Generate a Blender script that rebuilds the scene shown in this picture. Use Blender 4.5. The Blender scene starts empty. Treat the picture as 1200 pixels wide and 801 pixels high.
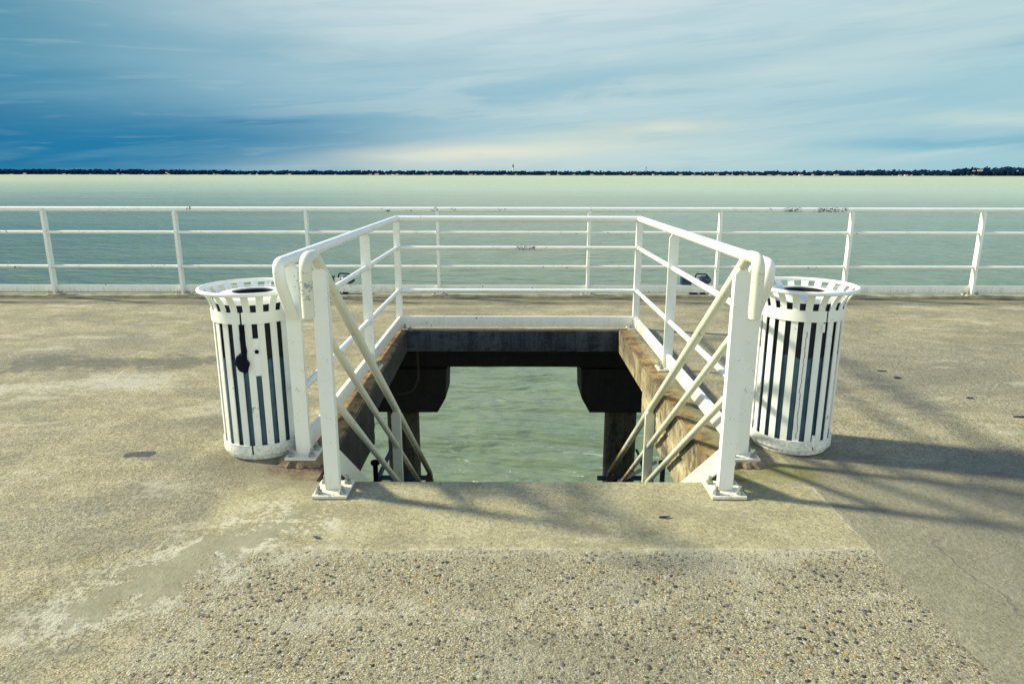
import bpy, bmesh, math, random
from mathutils import Vector, Matrix
R = math.radians
random.seed(7)
sc = bpy.context.scene
C = sc.collection

# ------------------------------------------------------------------ node helper
class S:
    """a socket (or number) with arithmetic"""
    def __init__(s, nt, v): s.nt, s.v = nt, v
    def _m(s, op, *a):
        n = s.nt.nodes.new('ShaderNodeMath'); n.operation = op
        for i, x in enumerate((s,) + a):
            x = x.v if isinstance(x, S) else x
            if isinstance(x, (int, float)): n.inputs[i].default_value = x
            else: s.nt.links.new(x, n.inputs[i])
        return S(s.nt, n.outputs[0])
    def __add__(s, o): return s._m('ADD', o)
    __radd__ = __add__
    def __sub__(s, o): return s._m('SUBTRACT', o)
    def __rsub__(s, o): return S(s.nt, o)._m('SUBTRACT', s) if not isinstance(o, S) else o - s
    def __mul__(s, o): return s._m('MULTIPLY', o)
    __rmul__ = __mul__
    def __truediv__(s, o): return s._m('DIVIDE', o)
    def gt(s, o): return s._m('GREATER_THAN', o)
    def lt(s, o): return s._m('LESS_THAN', o)
    def abs(s): return s._m('ABSOLUTE')
    def pow(s, o): return s._m('POWER', o)
    def min(s, o): return s._m('MINIMUM', o)
    def max(s, o): return s._m('MAXIMUM', o)
    def exp(s): return s._m('EXPONENT')
    def atan2(s, o): return s._m('ARCTAN2', o)
    def clamp(s):
        n = s.nt.nodes.new('ShaderNodeClamp'); s.nt.links.new(s.v, n.inputs[0]); return S(s.nt, n.outputs[0])
    def ss(s, a, b):  # smoothstep a..b (a may exceed b)
        n = s.nt.nodes.new('ShaderNodeMapRange'); n.interpolation_type = 'SMOOTHSTEP'
        inv = a > b
        if inv: a, b = b, a
        s.nt.links.new(s.v, n.inputs[0]); n.inputs[1].default_value = a; n.inputs[2].default_value = b
        n.inputs[3].default_value = 1 if inv else 0; n.inputs[4].default_value = 0 if inv else 1
        return S(s.nt, n.outputs[0])

class G:
    def __init__(g, nt): g.nt = nt
    def new(g, t): return g.nt.nodes.new(t)
    def set(g, inp, v):
        if isinstance(v, S): v = v.v
        if hasattr(v, 'is_output') or isinstance(v, bpy.types.NodeSocket): g.nt.links.new(v, inp)
        elif isinstance(v, tuple) and len(v) == 3 and inp.type == 'RGBA': inp.default_value = (*v, 1)
        else: inp.default_value = v
    def sep(g, vec):
        n = g.new('ShaderNodeSeparateXYZ'); g.set(n.inputs[0], vec)
        return [S(g.nt, n.outputs[i]) for i in range(3)]
    def comb(g, x, y, z):
        n = g.new('ShaderNodeCombineXYZ')
        for i, v in enumerate((x, y, z)): g.set(n.inputs[i], v)
        return n.outputs[0]
    def coord(g, which='Object'): return g.new('ShaderNodeTexCoord').outputs[which]
    def noise(g, vec, scale, detail=4, rough=.55, dist=0, col=False):
        n = g.new('ShaderNodeTexNoise'); g.set(n.inputs['Vector'], vec)
        n.inputs['Scale'].default_value = scale; n.inputs['Detail'].default_value = detail
        n.inputs['Roughness'].default_value = rough; n.inputs['Distortion'].default_value = dist
        return n.outputs['Color'] if col else S(g.nt, n.outputs[0])
    def scale(g, vec, sx, sy, sz, loc=(0, 0, 0)):
        n = g.new('ShaderNodeMapping'); g.set(n.inputs[0], vec)
        n.inputs['Scale'].default_value = (sx, sy, sz); n.inputs['Location'].default_value = loc
        return n.outputs[0]
    def vor(g, vec, scale, feat='F1', rnd=1):
        n = g.new('ShaderNodeTexVoronoi'); n.feature = feat; g.set(n.inputs['Vector'], vec)
        n.inputs['Scale'].default_value = scale; n.inputs['Randomness'].default_value = rnd
        return S(g.nt, n.outputs['Distance']), (n.outputs['Color'] if 'Color' in n.outputs else None)
    def mix(g, f, a, b, mode='MIX'):
        n = g.new('ShaderNodeMix'); n.data_type = 'RGBA'; n.blend_type = mode
        g.set(n.inputs[0], f); g.set(n.inputs[6], a); g.set(n.inputs[7], b)
        return n.outputs[2]
    def ramp(g, f, stops, interp='LINEAR'):
        n = g.new('ShaderNodeValToRGB'); g.set(n.inputs[0], f); cr = n.color_ramp; cr.interpolation = interp
        while len(cr.elements) < len(stops): cr.elements.new(.5)
        for e, (p, c) in zip(cr.elements, stops): e.position = p; e.color = (*c, 1)
        return n.outputs[0]
    def bump(g, h, strength=.3, dist=.01, normal=None):
        n = g.new('ShaderNodeBump'); g.set(n.inputs['Height'], h)
        n.inputs['Strength'].default_value = strength; n.inputs['Distance'].default_value = dist
        if normal: g.set(n.inputs['Normal'], normal)
        return n.outputs[0]

def material(name):
    m = bpy.data.materials.new(name); m.use_nodes = True
    nt = m.node_tree; b = nt.nodes['Principled BSDF']
    return m, G(nt), b

# ------------------------------------------------------------------ materials
def paint_mat(name, col=(.80, .83, .76), chips=.0, chipcol=(.025, .035, .06), dirt=.35, rust_low=None, spots=(), base_rust=.0, zwin=(.6, 9)):
    m, g, b = material(name)
    P = g.coord()
    big = g.noise(P, 6, 4); fine = g.noise(P, 60, 3)
    c = g.mix((big.ss(.45, .75) * dirt), col, tuple(x * y for x, y in zip(col, (.84, .83, .76))))
    streak = g.noise(g.scale(P, 30, 30, 2.5), 1, 3)
    c = g.mix(streak.ss(.60, .78) * (.35 * dirt), c, (.45, .40, .26))
    if chips:
        ch = g.noise(P, 38, 5, .7) * .55 + g.noise(P, 7, 3) * .45
        t = .655 - chips * .1
        k = ch.ss(t, t + .012)
        c = g.mix(k, c, chipcol)
    for axis, p0, w in spots:   # worn places along a rail where the paint has come off
        xyz = g.sep(P)[axis]
        near = (xyz - p0).abs().ss(w, w * .6) * g.sep(P)[2].gt(zwin[0]) * g.sep(P)[2].lt(zwin[1])
        k = near * (g.noise(P, 55, 4, .7)).ss(.50, .53)
        c = g.mix(k, c, chipcol)
    if rust_low is not None:
        z = g.sep(P)[2]
        f = (z + g.noise(P, 14, 5, .7) * .9)
        c = g.mix(f.ss(rust_low + .75, rust_low + .35), c, (.30, .22, .10))
        c = g.mix(f.ss(rust_low + .45, rust_low + .1), c, g.mix(fine.ss(.4, .6), (.035, .03, .03), (.22, .06, .02)))
    zl = g.sep(P)[2]
    run = (zl + g.noise(g.scale(P, 40, 40, 5), 1, 4, .7) * .22).ss(.24, .10) * (zl.gt(.0)) * base_rust
    c = g.mix(run, c, (.50, .36, .13))
    sp2 = (g.noise(P, 95, 3, .6) * .6 + g.noise(P, 9, 3) * .4).ss(.622, .632)
    c = g.mix(sp2 * .7, c, (.20, .15, .10))
    g.set(b.inputs['Base Color'], c)
    g.set(b.inputs['Roughness'], fine * .25 + .28)
    g.set(b.inputs['Normal'], g.bump(big * 1.0 + fine * .25, .25, .004))
    return m

M = {}
Y0_ = 3.03
M['paint'] = paint_mat('white_paint', chips=.25, base_rust=.35)
M['rail_paint'] = paint_mat('worn_white_paint', chips=.38, base_rust=.8, zwin=(1.0, 9), spots=[(0, 3.42, .13), (0, 3.85, .16), (0, -.93, .03), (0, 4.05, .05)])
M['scuffed_handrail'] = paint_mat('scuffed_stair_paint', col=(.70, .71, .56), chips=.3, rust_low=-1.0, spots=[(1, Y0_ - .175, .04)], chipcol=(.30, .33, .32), zwin=(.985, 1.065))
M['back_paint'] = paint_mat('peeled_white_paint', chips=.1, zwin=(.7, .9), spots=[(0, .135, .115)], chipcol=(.03, .04, .09))
M['stair_paint'] = paint_mat('stair_white_paint', col=(.70, .71, .56), chips=.3, rust_low=-1.0)
M['grey_paint'] = paint_mat('shaded_grey_paint', col=(.55, .60, .50), chips=.3)

def bin_mat(name='scuffed_bin_paint', cracked=False):
    m, g, b = material(name)
    info = S(g.nt, g.new('ShaderNodeObjectInfo').outputs['Random'])
    P0 = g.coord(); x0, y0, z0 = g.sep(P0)
    P = g.comb(x0 + info * 7, y0 + info * 13, z0 + info * 5)
    col = (.80, .83, .76)
    big = g.noise(P, 5, 4); fine = g.noise(P, 50, 4, .7)
    c = g.mix(big.ss(.45, .8) * .5, col, (.60, .62, .53))
    k = (g.noise(P, 45, 5, .75) * .6 + g.noise(P, 6, 2) * .4).ss(.640, .655)
    c = g.mix(k, c, (.05, .06, .07))
    zz = z0
    low = zz.ss(.16, .0) * fine.ss(.42, .62)
    c = g.mix(low * .55, c, (.28, .27, .19))
    # hairline cracks in the paint running down a few slats
    wn = g.noise(g.scale(P, 14, 14, 3), 1, 5, .7) - .5
    yy = y0 + (g.noise(g.comb(0, 0, z0), 9, 5, .75) - .5) * .055 + (g.noise(P0, 60, 2) - .5) * .006
    crack = yy.abs().lt(.0016 if cracked else -1) * z0.gt(.10) * z0.lt(.70)
    c = g.mix(crack, c, (.03, .04, .06))
    g.set(b.inputs['Base Color'], c)
    g.set(b.inputs['Roughness'], fine * .25 + .3)
    g.set(b.inputs['Normal'], g.bump(big + fine * .3 - crack * .8, .3, .003))
    return m
M['bin'] = bin_mat()
M['bin_crack'] = bin_mat('cracked_bin_paint', True)

def simple(name, col, rough=.5, metal=0, var=.3, scale=20, bump=.1):
    m, g, b = material(name)
    P = g.coord(); n = g.noise(P, scale, 5, .65)
    g.set(b.inputs['Base Color'], g.mix(n.ss(.3, .7), tuple(x * (1 - var) for x in col), tuple(min(1, x * (1 + var)) for x in col)))
    b.inputs['Roughness'].default_value = rough; b.inputs['Metallic'].default_value = metal
    if bump: g.set(b.inputs['Normal'], g.bump(n, bump, .01))
    return m
M['liner'] = simple('galvanised_liner', (.055, .12, .19), .5, .3, .25, 9)
M['inner_black'] = simple('black_inner_sleeve', (.006, .008, .018), .8, 0, .4, 14, .6)
M['black'] = simple('black_rubber', (.004, .006, .014), .9, 0, .4, 30)
M['black'].node_tree.nodes['Principled BSDF'].inputs['Specular IOR Level'].default_value = .15
M['bolt'] = simple('weathered_bolt', (.27, .29, .26), .5, .2, .4, 60)
M['blue_steel'] = simple('dark_blue_steel', (.045, .10, .18), .5, .2, .4, 12)
M['navy'] = simple('navy_casing', (.008, .028, .07), .4, 0, .4, 20)
M['timber_scrap'] = simple('dark_scrap', (.03, .03, .045), .8, 0, .4, 40)
M['house'] = simple('house_render', (.52, .51, .47), .8, 0, .15, .05, 0)
M['house_roof'] = simple('house_roof_tile', (.26, .13, .09), .9, 0, .25, .1, 0)
M['sand'] = simple('shore_sand', (.30, .31, .26), .9, 0, .12, .01, 0)
M['lantern'] = simple('lantern_red', (.16, .03, .03), .6, 0, .1, 1, 0)
M['cable'] = simple('old_cable', (.035, .028, .024), .7, 0, .4, 30)

def forest_mat():
    m, g, b = material('pine_foliage')
    P = g.coord(); n = g.noise(P, .06, 5, .7)
    g.set(b.inputs['Base Color'], g.mix(n.ss(.35, .7), (.004, .016, .042), (.010, .030, .066)))
    b.inputs['Roughness'].default_value = 1; b.inputs['Specular IOR Level'].default_value = 0
    return m
M['forest'] = forest_mat()

# concrete deck ------------------------------------------------------
HX0, HX1, HY0, HY1 = -1.045, 1.06, 3.175, 6.60
def seg_dist(g, x, y, ax, ay, bx, by):
    dx, dy = bx - ax, by - ay; L = dx * dx + dy * dy
    t = (((x - ax) * dx + (y - ay) * dy) / L).clamp()
    ex = x - ax - t * dx; ey = y - ay - t * dy
    return (ex * ex + ey * ey).pow(.5)

def wall_colour(g, P, streaks=True):
    x, y, z = g.sep(P)
    st = g.noise(g.scale(P, 9, 9, .9), 1, 5, .65)
    st2 = g.noise(g.scale(P, 22, 22, 2.0, (3, 1, 2)), 1, 4, .7)
    sp = g.noise(P, 45, 4, .7)
    c = g.mix(st.ss(.38, .62), (.35, .29, .155), (.47, .42, .27))
    c = g.mix(z.ss(-.20, -.10) * g.noise(P, 3.5, 4).ss(.38, .60) * .7, c, (.10, .075, .045))
    c = g.mix(st2.ss(.54, .62) * .75, c, (.14, .08, .04))
    c = g.mix(g.noise(P, 12, 5, .75).ss(.50, .62) * .65, c, (.13, .115, .075))
    c = g.mix(g.noise(P, 5, 5, .7).ss(.52, .64) * .8, c, (.045, .04, .035))
    c = g.mix(sp.ss(.62, .72) * .5, c, (.55, .52, .42))
    return c, st, sp

def deck_mat():
    m, g, b = material('pier_concrete')
    P = g.coord(); x, y, z = g.sep(P)
    w = g.noise(P, 2.2, 4, .6); w2 = g.noise(g.scale(P, 1, 1, 1, (5, 9, 2)), 2.2, 4, .6)
    w3 = g.noise(P, 9, 4, .65) - .5
    xw = x + (w - .5) * .22 + w3 * .06; yw = y + (w2 - .5) * .16 + w3 * .05
    # --- weathered sandy concrete
    n1 = g.noise(P, .9, 6, .62); n2 = g.noise(P, 5, 6, .65); n3 = g.noise(P, 40, 4, .7); n4 = g.noise(P, 150, 3, .7)
    sandy = g.mix(n2.ss(.34, .66), (.395, .348, .182), (.580, .515, .305))
    cool = (g.noise(g.scale(P, 1, 1, 1, (8, 3, 1)), .55, 4, .6) + (x - 3.2).ss(-1.6, 1.2) * .16 + (x + 2.4).ss(.4, -1.6) * yw.ss(3.6, 2.0) * .16).ss(.50, .68)
    sandy = g.mix(cool * .55, sandy, g.mix(n3.ss(.35, .65), (.19, .195, .165), (.36, .35, .27)))
    sandy = g.mix(n3.ss(.36, .66), g.mix(.42, sandy, (.16, .15, .10)), sandy)
    sandy = g.mix(n4.ss(.50, .40), sandy, g.mix(.75, sandy, (.10, .10, .075)))
    n5 = g.noise(P, 17, 5, .75)
    sandy = g.mix(n5.ss(.47, .36) * .40, sandy, (.13, .128, .085))
    sandy = g.mix(n5.ss(.56, .66) * .30, sandy, (.52, .50, .36))
    # pits and grit
    pd, pc = g.vor(P, 70)
    pr = g.sep(pc)[0]
    grit = pd.lt(.26) * pr.lt(.30)
    sandy = g.mix(grit * .7, sandy, (.075, .075, .07))
    pd2, pc2 = g.vor(P, 130); gl = pd2.lt(.3) * g.sep(pc2)[1].gt(.84)
    sandy = g.mix(gl * .7, sandy, (.50, .47, .36))
    gd, gc = g.vor(P, 170); gr1, gr2, gr3 = g.sep(gc)
    gd2, gc2 = g.vor(P, 85); hr1, hr2, hr3 = g.sep(gc2)
    def grain(col, k=1.0):
        col = g.mix(gr1.gt(.76) * .42 * k, col, (.085, .085, .07))
        col = g.mix(gr2.gt(.80) * .45 * k, col, (.56, .53, .40))
        col = g.mix(gd2.lt(.30) * hr1.gt(.86) * .75 * k, col, (.035, .04, .05))
        col = g.mix(gd2.lt(.28) * hr2.gt(.90) * .6 * k, col, (.36, .24, .11))
        return col
    sandy = grain(sandy)
    # --- exposed aggregate
    wet = g.noise(g.scale(P, 1, 1, 1, (2, 2, 0)), 2.4, 4, .6)
    ad, ac = g.vor(g.comb(x + w3 * .02 + (n4 - .5) * .012, y + (n3 - .5) * .022, z), 55)
    bd, bc = g.vor(g.comb(x + (n3 - .5) * .012, y + (n4 - .5) * .010, z), 88)
    ar, ag_, ab = g.sep(ac); br, bg_, bb = g.sep(bc)
    pal = [(0, (.30, .27, .155)), (.18, (.48, .45, .30)), (.34, (.19, .17, .115)), (.50, (.54, .51, .38)), (.585, (.46, .32, .11)),
           (.665, (.06, .06, .06)), (.74, (.014, .022, .05)), (.88, (.30, .17, .08)), (.90, (.11, .10, .10)), (.96, (.58, .56, .46))]
    peb = g.ramp(ar, pal, 'CONSTANT'); peb2 = g.ramp(br, pal, 'CONSTANT')
    mort = g.mix(n3.ss(.35, .65), (.48, .42, .225), (.68, .61, .385))
    mort = g.mix(n4.ss(.6, .48), mort, (.22, .205, .145))
    pebmask2 = (bd - bg_ * .32).ss(.25, .19) * bb.gt(.22)
    pebmask = (ad - ag_ * .30).ss(.29, .24) * (ab + (wet - .5) * 2.2).gt(.36)
    agc = g.mix(pebmask2 * .8, mort, peb2)
    agc = g.mix(pebmask * .88, agc, peb)
    agc = g.mix(wet.ss(.50, .36) * .38, agc, (.50, .48, .36))
    # --- smooth screed
    scr = g.mix(n2.ss(.35, .65), (.315, .284, .155), (.425, .388, .228))
    scr = g.mix(n3.ss(.40, .62), g.mix(.35, scr, (.12, .12, .08)), scr)
    scr = g.mix(pebmask2 * .35 * n5.ss(.5, .6), scr, peb2)
    scr = g.mix(grit * pr.lt(.16) * .8, scr, (.06, .065, .075))
    scr = g.mix(gl * .5, scr, (.46, .43, .32))
    scr = grain(scr, .6)
    # masks
    yj = y + w3 * .045 + (w - .5) * .10
    panel = (xw.gt(-1.28) * x.lt(1.485) * yj.lt(2.525)) if False else ((x + (w - .5) * .32 + w3 * .10).ss(-1.36, -1.16) * (x + w3 * .03 + (n5 - .5) * .06).ss(1.505, 1.46) * (yj + (n5 - .5) * .06).ss(2.55, 2.50))
    screed = ((xw + .10).ss(-1.34, -1.18) * (x + w3 * .02).ss(1.49, 1.475) * yj.ss(2.505, 2.53) * (y + w3 * .3).ss(3.75, 3.2))
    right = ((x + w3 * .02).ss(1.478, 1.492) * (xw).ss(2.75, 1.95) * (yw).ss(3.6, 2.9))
    right_dark = ((x - 1.0).ss(.1, .7) * yw.ss(3.9, 3.1) * .55)  # deck gets darker towards the right and the near side
    xp = xw + (g.noise(P, 3.3, 3) - .5) * .5; yp = yw + (n2 - .5) * .22
    mp = seg_dist(g, xp, yp, -1.02, 2.74, -1.50, 2.16)
    patch = (mp + w3 * .34 + (n5 - .5) * .26).ss(.10, .07) * .9
    halo = (mp + w3 * .5 + (n3 - .5) * .25).ss(.34, .10) * (n2 + (n3 - .5) * .6).ss(.46, .58)
    c = sandy
    # dark weathered areas and pale bloom on the old surface
    c = g.mix((n1 + (n5 - .5) * .35).ss(.50, .64) * .6, c, g.mix(n3.ss(.35, .6), (.13, .125, .095), (.24, .225, .155)))
    s1 = g.noise(g.scale(P, .8, 1.5, 1, (3, 7, 0)), 1.5, 6, .68, .4)
    s2 = g.noise(g.scale(P, .7, 1.6, 1, (13, 2, 0)), 2.1, 6, .7, .3)
    c = g.mix(s1.ss(.49, .60) * .52, c, g.mix(n3.ss(.35, .65), (.13, .13, .105), (.25, .24, .175)))
    c = g.mix(s2.ss(.55, .64) * .42, c, (.54, .51, .39))
    stain = seg_dist(g, x, y, -3.9, 5.35, -2.55, 5.45) + (w - .5) * .9 + w3 * .5
    c = g.mix((stain + (n5 - .5) * .6).ss(.34, .02) * .75, c, (.105, .105, .09))
    bloom = seg_dist(g, x, y, -4.0, 4.6, -2.7, 4.9) + (w2 - .5) * .9 + w3 * .6
    c = g.mix((bloom + (n5 - .5) * 1.2).ss(.26, .02) * .7, c, (.50, .48, .38))
    spot = seg_dist(g, x, y, -2.10, 3.50, -2.00, 3.51) + w3 * .06
    c = g.mix(spot.ss(.045, .035), c, (.085, .085, .095))
    c = g.mix(right_dark, c, (.13, .13, .095))
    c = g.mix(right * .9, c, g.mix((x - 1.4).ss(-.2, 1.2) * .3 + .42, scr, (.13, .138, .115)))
    scr = g.mix(s2.ss(.50, .40) * .28, scr, (.16, .155, .11))
    c = g.mix(screed, c, scr)
    edge = (yj + (n5 - .5) * .10 - 2.50).abs().ss(.075, .0) * x.gt(-1.2) * x.lt(1.49)
    agc = g.mix(s1.ss(.50, .64) * .34, agc, (.17, .16, .12))
    agc = g.mix(s2.ss(.57, .68) * .35, agc, (.60, .56, .42))
    c = g.mix(panel, c, agc)
    c = g.mix(edge * n3.ss(.40, .56) * .55, c, (.47, .45, .32))
    c = g.mix(halo * .85, c, (.50, .485, .38))
    c = g.mix(patch, c, g.mix(n2.ss(.3, .7), (.225, .215, .145), (.26, .25, .165)))
    # joints and cracks
    j1 = (x - 1.487 + w3 * .03).abs().lt(.007) * y.ss(2.3, 2.7) * y.lt(3.12)
    c = g.mix(j1 * .5 * n5.ss(.36, .5), c, (.52, .50, .40))
    j2 = (y - 2.535 + w3 * .035).abs().lt(.007) * x.gt(-1.15) * x.lt(1.49) * n2.gt(.45)
    c = g.mix(j2 * .4 * n5.ss(.42, .55), c, (.55, .52, .40))
    cr = (x - 1.80 + (w - .5) * .35 + w3 * .06).abs().lt(.0045) * y.gt(2.05) * y.lt(2.65)
    c = g.mix(cr * .75 * n5.ss(.40, .48), c, (.12, .12, .10))
    farband = y.ss(8.0, 8.36) * .5
    c = g.mix(farband * n2.ss(.3, .55), c, (.16, .14, .085))
    # rust and moss round the stairwell edge
    ex = ((x - (HX0 + HX1) / 2).abs() - (HX1 - HX0) / 2); ey = ((y - (HY0 + HY1) / 2).abs() - (HY1 - HY0) / 2)
    ed = ex.max(ey) + w3 * .10
    side = ey.lt(0)
    brown = g.mix(g.noise(P, 7, 5, .7).ss(.42, .58), (.11, .055, .035), (.36, .24, .09))
    brown = g.mix(n3.ss(.56, .64) * .7, brown, (.42, .38, .26))
    c = g.mix(ed.ss(.15, .07) * side * .9, c, brown)
    moss = ed.ss(.34, .02) * xw.ss(.95, 1.25) * y.lt(5.0) * n2.ss(.40, .56)
    c = g.mix(moss * .8, c, (.12, .13, .045))
    rp = (seg_dist(g, x, y, -1.2, 3.34, -1.0, 3.33) + w3 * .12)
    c = g.mix(rp.ss(.13, .05) * n3.ss(.38, .56), c, (.12, .05, .03))
    mp2 = (seg_dist(g, x, y, 1.15, 3.30, 1.5, 3.28) + w3 * .15)
    c = g.mix(mp2.ss(.16, .04) * n2.ss(.35, .5) * .8, c, (.15, .15, .05))
    gr = (seg_dist(g, x, y, -1.50, 3.36, -.9, 3.2) + w3 * .3)
    c = g.mix(gr.ss(.30, .02) * .55, c, (.12, .115, .09))
    # vertical faces
    wc, st, sp = wall_colour(g, P)
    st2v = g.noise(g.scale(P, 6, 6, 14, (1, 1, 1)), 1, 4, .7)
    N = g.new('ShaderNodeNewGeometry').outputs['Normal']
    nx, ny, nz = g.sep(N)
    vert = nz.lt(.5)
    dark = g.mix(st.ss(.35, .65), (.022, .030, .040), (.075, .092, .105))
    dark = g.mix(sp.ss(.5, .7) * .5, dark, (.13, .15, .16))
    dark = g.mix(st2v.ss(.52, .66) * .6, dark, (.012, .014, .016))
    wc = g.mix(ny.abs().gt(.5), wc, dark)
    wc = g.mix(nx.gt(.5), wc, g.mix(.90, wc, (.032, .036, .038)))  # shade painted on the left wall, which faces away from the sun
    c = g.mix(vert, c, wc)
    g.set(b.inputs['Base Color'], c)
    g.set(b.inputs['Roughness'], .88)
    b.inputs['Specular IOR Level'].default_value = .25
    relief = n2 * .7 + n5 * .8 + n3 * .8 + n4 * .35 + gr1 * .30 + w * .8 - grit * .2
    ph = (pebmask * (1 - ad * 2) * .7 + pebmask2 * .35)
    relief = relief + ph * panel * 1.2 + (0 - cr * .5)
    calm = screed.max(patch).max(right * .7) * .72
    g.set(b.inputs['Normal'], g.bump((relief - 1.9) * (1 - calm), .85, .017))
    return m
M['deck'] = deck_mat()

def beam_mat(name, shade_mix):
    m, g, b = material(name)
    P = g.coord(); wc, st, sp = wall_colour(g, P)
    c = g.mix(shade_mix, wc, (.009, .011, .015))  # blends shade into the stained concrete colour
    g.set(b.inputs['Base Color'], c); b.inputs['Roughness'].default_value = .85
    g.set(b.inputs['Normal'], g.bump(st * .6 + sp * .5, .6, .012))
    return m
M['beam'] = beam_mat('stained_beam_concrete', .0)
M['pile'] = beam_mat('shade_painted_pile_concrete', .76)  # stained concrete with the shade under the deck painted in
M['side_shade'] = beam_mat('shade_painted_side_concrete', .92)  # same concrete, shade of the sunless left side painted in
M['beam_shade'] = beam_mat('shade_painted_beam_concrete', .97)  # same concrete, near black for the shade beneath the deck

def water_mat():
    m, g, b = material('estuary_water')
    P = g.coord(); x, y, z = g.sep(P)
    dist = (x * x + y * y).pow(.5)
    big = g.noise(g.scale(P, .012, .05, 1), 1, 5, .6)
    mid = g.noise(g.scale(P, .10, .55, 1), 1, 5, .65)
    c = g.mix(big.ss(.35, .65), (.108, .152, .082), (.148, .192, .106))
    far_pale = (dist + (big - .5) * 90).ss(20, 330)
    c = g.mix(far_pale, c, (.385, .445, .265))  # water colour grows paler with distance
    c = g.mix(mid.ss(.42, .7) * .35 * (1 - far_pale * .7), c, (.095, .160, .095))
    rot = g.new('ShaderNodeMapping'); rot.inputs['Rotation'].default_value = (0, 0, R(14)); g.set(rot.inputs[0], P)
    Q = rot.outputs[0]
    swell = g.noise(g.scale(Q, .40, .85, 1), 1, 3, .5, .2)
    chop = g.noise(g.scale(Q, 1.6, 3.0, 1), 1, 4, .55, .2)
    rip = g.noise(g.scale(Q, 5, 9, 1), 1, 4, .6, .3)
    foam = (g.noise(g.scale(Q, 1.0, 2.2, 1, (4, 2, 0)), 1, 3, .6) * .45 + g.noise(g.scale(Q, 7, 14, 1), 1, 4, .75) * .55).ss(.592, .625) * dist.ss(15.5, 11.5)
    foam2 = (g.noise(g.scale(Q, .25, 1.1, 1, (4, 2, 0)), 1, 4, .6) * .5 + g.noise(g.scale(Q, 1.8, 6, 1), 1, 4, .75) * .5).ss(.615, .66) * .3 * dist.ss(300, 30)
    c = g.mix(foam.max(foam2), c, (.62, .68, .58))
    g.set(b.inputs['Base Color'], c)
    g.set(b.inputs['Roughness'], dist.ss(20, 900) * .28 + .10)
    b.inputs['IOR'].default_value = 1.333
    h = swell * 1.5 + chop * .15 + rip * .03
    g.set(b.inputs['Normal'], g.bump(h, .8, .50))
    return m
M['water'] = water_mat()

# ------------------------------------------------------------------ geometry helpers
def obj(name, bm, mat, parent=None, loc=(0, 0, 0), smooth=False, bevel=0):
    me = bpy.data.meshes.new(name); 
    if bevel:
        bmesh.ops.bevel(bm, geom=[e for e in bm.edges if e.is_manifold and len(e.link_faces) == 2 and e.calc_face_angle(0) > .5],
                        offset=bevel, segments=2, affect='EDGES', clamp_overlap=True)
    bmesh.ops.recalc_face_normals(bm, faces=bm.faces)
    bm.to_mesh(me); bm.free()
    for mm in (mat if isinstance(mat, (list, tuple)) else [mat]): me.materials.append(mm)
    if smooth:
        for p in me.polygons: p.use_smooth = True
        try: me.set_sharp_from_angle(angle=R(38))
        except Exception: pass
    o = bpy.data.objects.new(name, me); C.objects.link(o); o.location = loc
    if parent: o.parent = parent
    return o
def tag(o, label=None, cat=None, group=None, kind=None):
    for k, v in (('label', label), ('category', cat), ('group', group), ('kind', kind)):
        if v: o[k] = v
    return o
def thing(name, label, cat, loc=(0, 0, 0), rz=0, group=None):
    o = bpy.data.objects.new(name, None); C.objects.link(o); o.location = loc; o.rotation_euler = (0, 0, rz)
    o.empty_display_size = .2
    return tag(o, label, cat, group)
def copy_tree(o, parent=None):
    c = o.copy(); C.objects.link(c)
    if parent: c.parent = parent
    for ch in [q for q in bpy.data.objects if q.parent == o]: copy_tree(ch, c)
    return c
def add_box(bm, x0, x1, y0, y1, z0, z1):
    vs = [bm.verts.new((x, y, z)) for x in (x0, x1) for y in (y0, y1) for z in (z0, z1)]
    for f in ((0, 1, 3, 2), (4, 6, 7, 5), (0, 4, 5, 1), (2, 3, 7, 6), (0, 2, 6, 4), (1, 5, 7, 3)): bm.faces.new([vs[i] for i in f])
    return vs
def box(*a):
    bm = bmesh.new(); add_box(bm, *a); return bm
def add_prism(bm, poly, axis, a, b):
    """poly: 2-D points; axis 'x','y','z' is the extrusion direction"""
    def P(p, t): return {'x': (t, p[0], p[1]), 'y': (p[0], t, p[1]), 'z': (p[0], p[1], t)}[axis]
    A = [bm.verts.new(P(p, a)) for p in poly]; B = [bm.verts.new(P(p, b)) for p in poly]
    bm.faces.new(A); bm.faces.new(B[::-1]); n = len(poly)
    for i in range(n): bm.faces.new((A[i], B[i], B[(i + 1) % n], A[(i + 1) % n]))
def fillet(pts, rads, seg=7):
    pts = [Vector(p) for p in pts]; out = [pts[0]]
    for i in range(1, len(pts) - 1):
        r = rads[i] if isinstance(rads, (list, tuple)) else rads
        a = (pts[i - 1] - pts[i]); b = (pts[i + 1] - pts[i])
        ang = a.angle(b); t = min(r / math.tan(ang / 2), a.length * .49 if i > 1 else a.length * .95, b.length * .49 if i < len(pts) - 2 else b.length * .95)
        p0 = pts[i] + a.normalized() * t; p1 = pts[i] + b.normalized() * t
        for k in range(seg + 1):
            s = k / seg; out.append(p0 * (1 - s) ** 2 + pts[i] * 2 * s * (1 - s) + p1 * s ** 2)
    out.append(pts[-1]); return out
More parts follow.
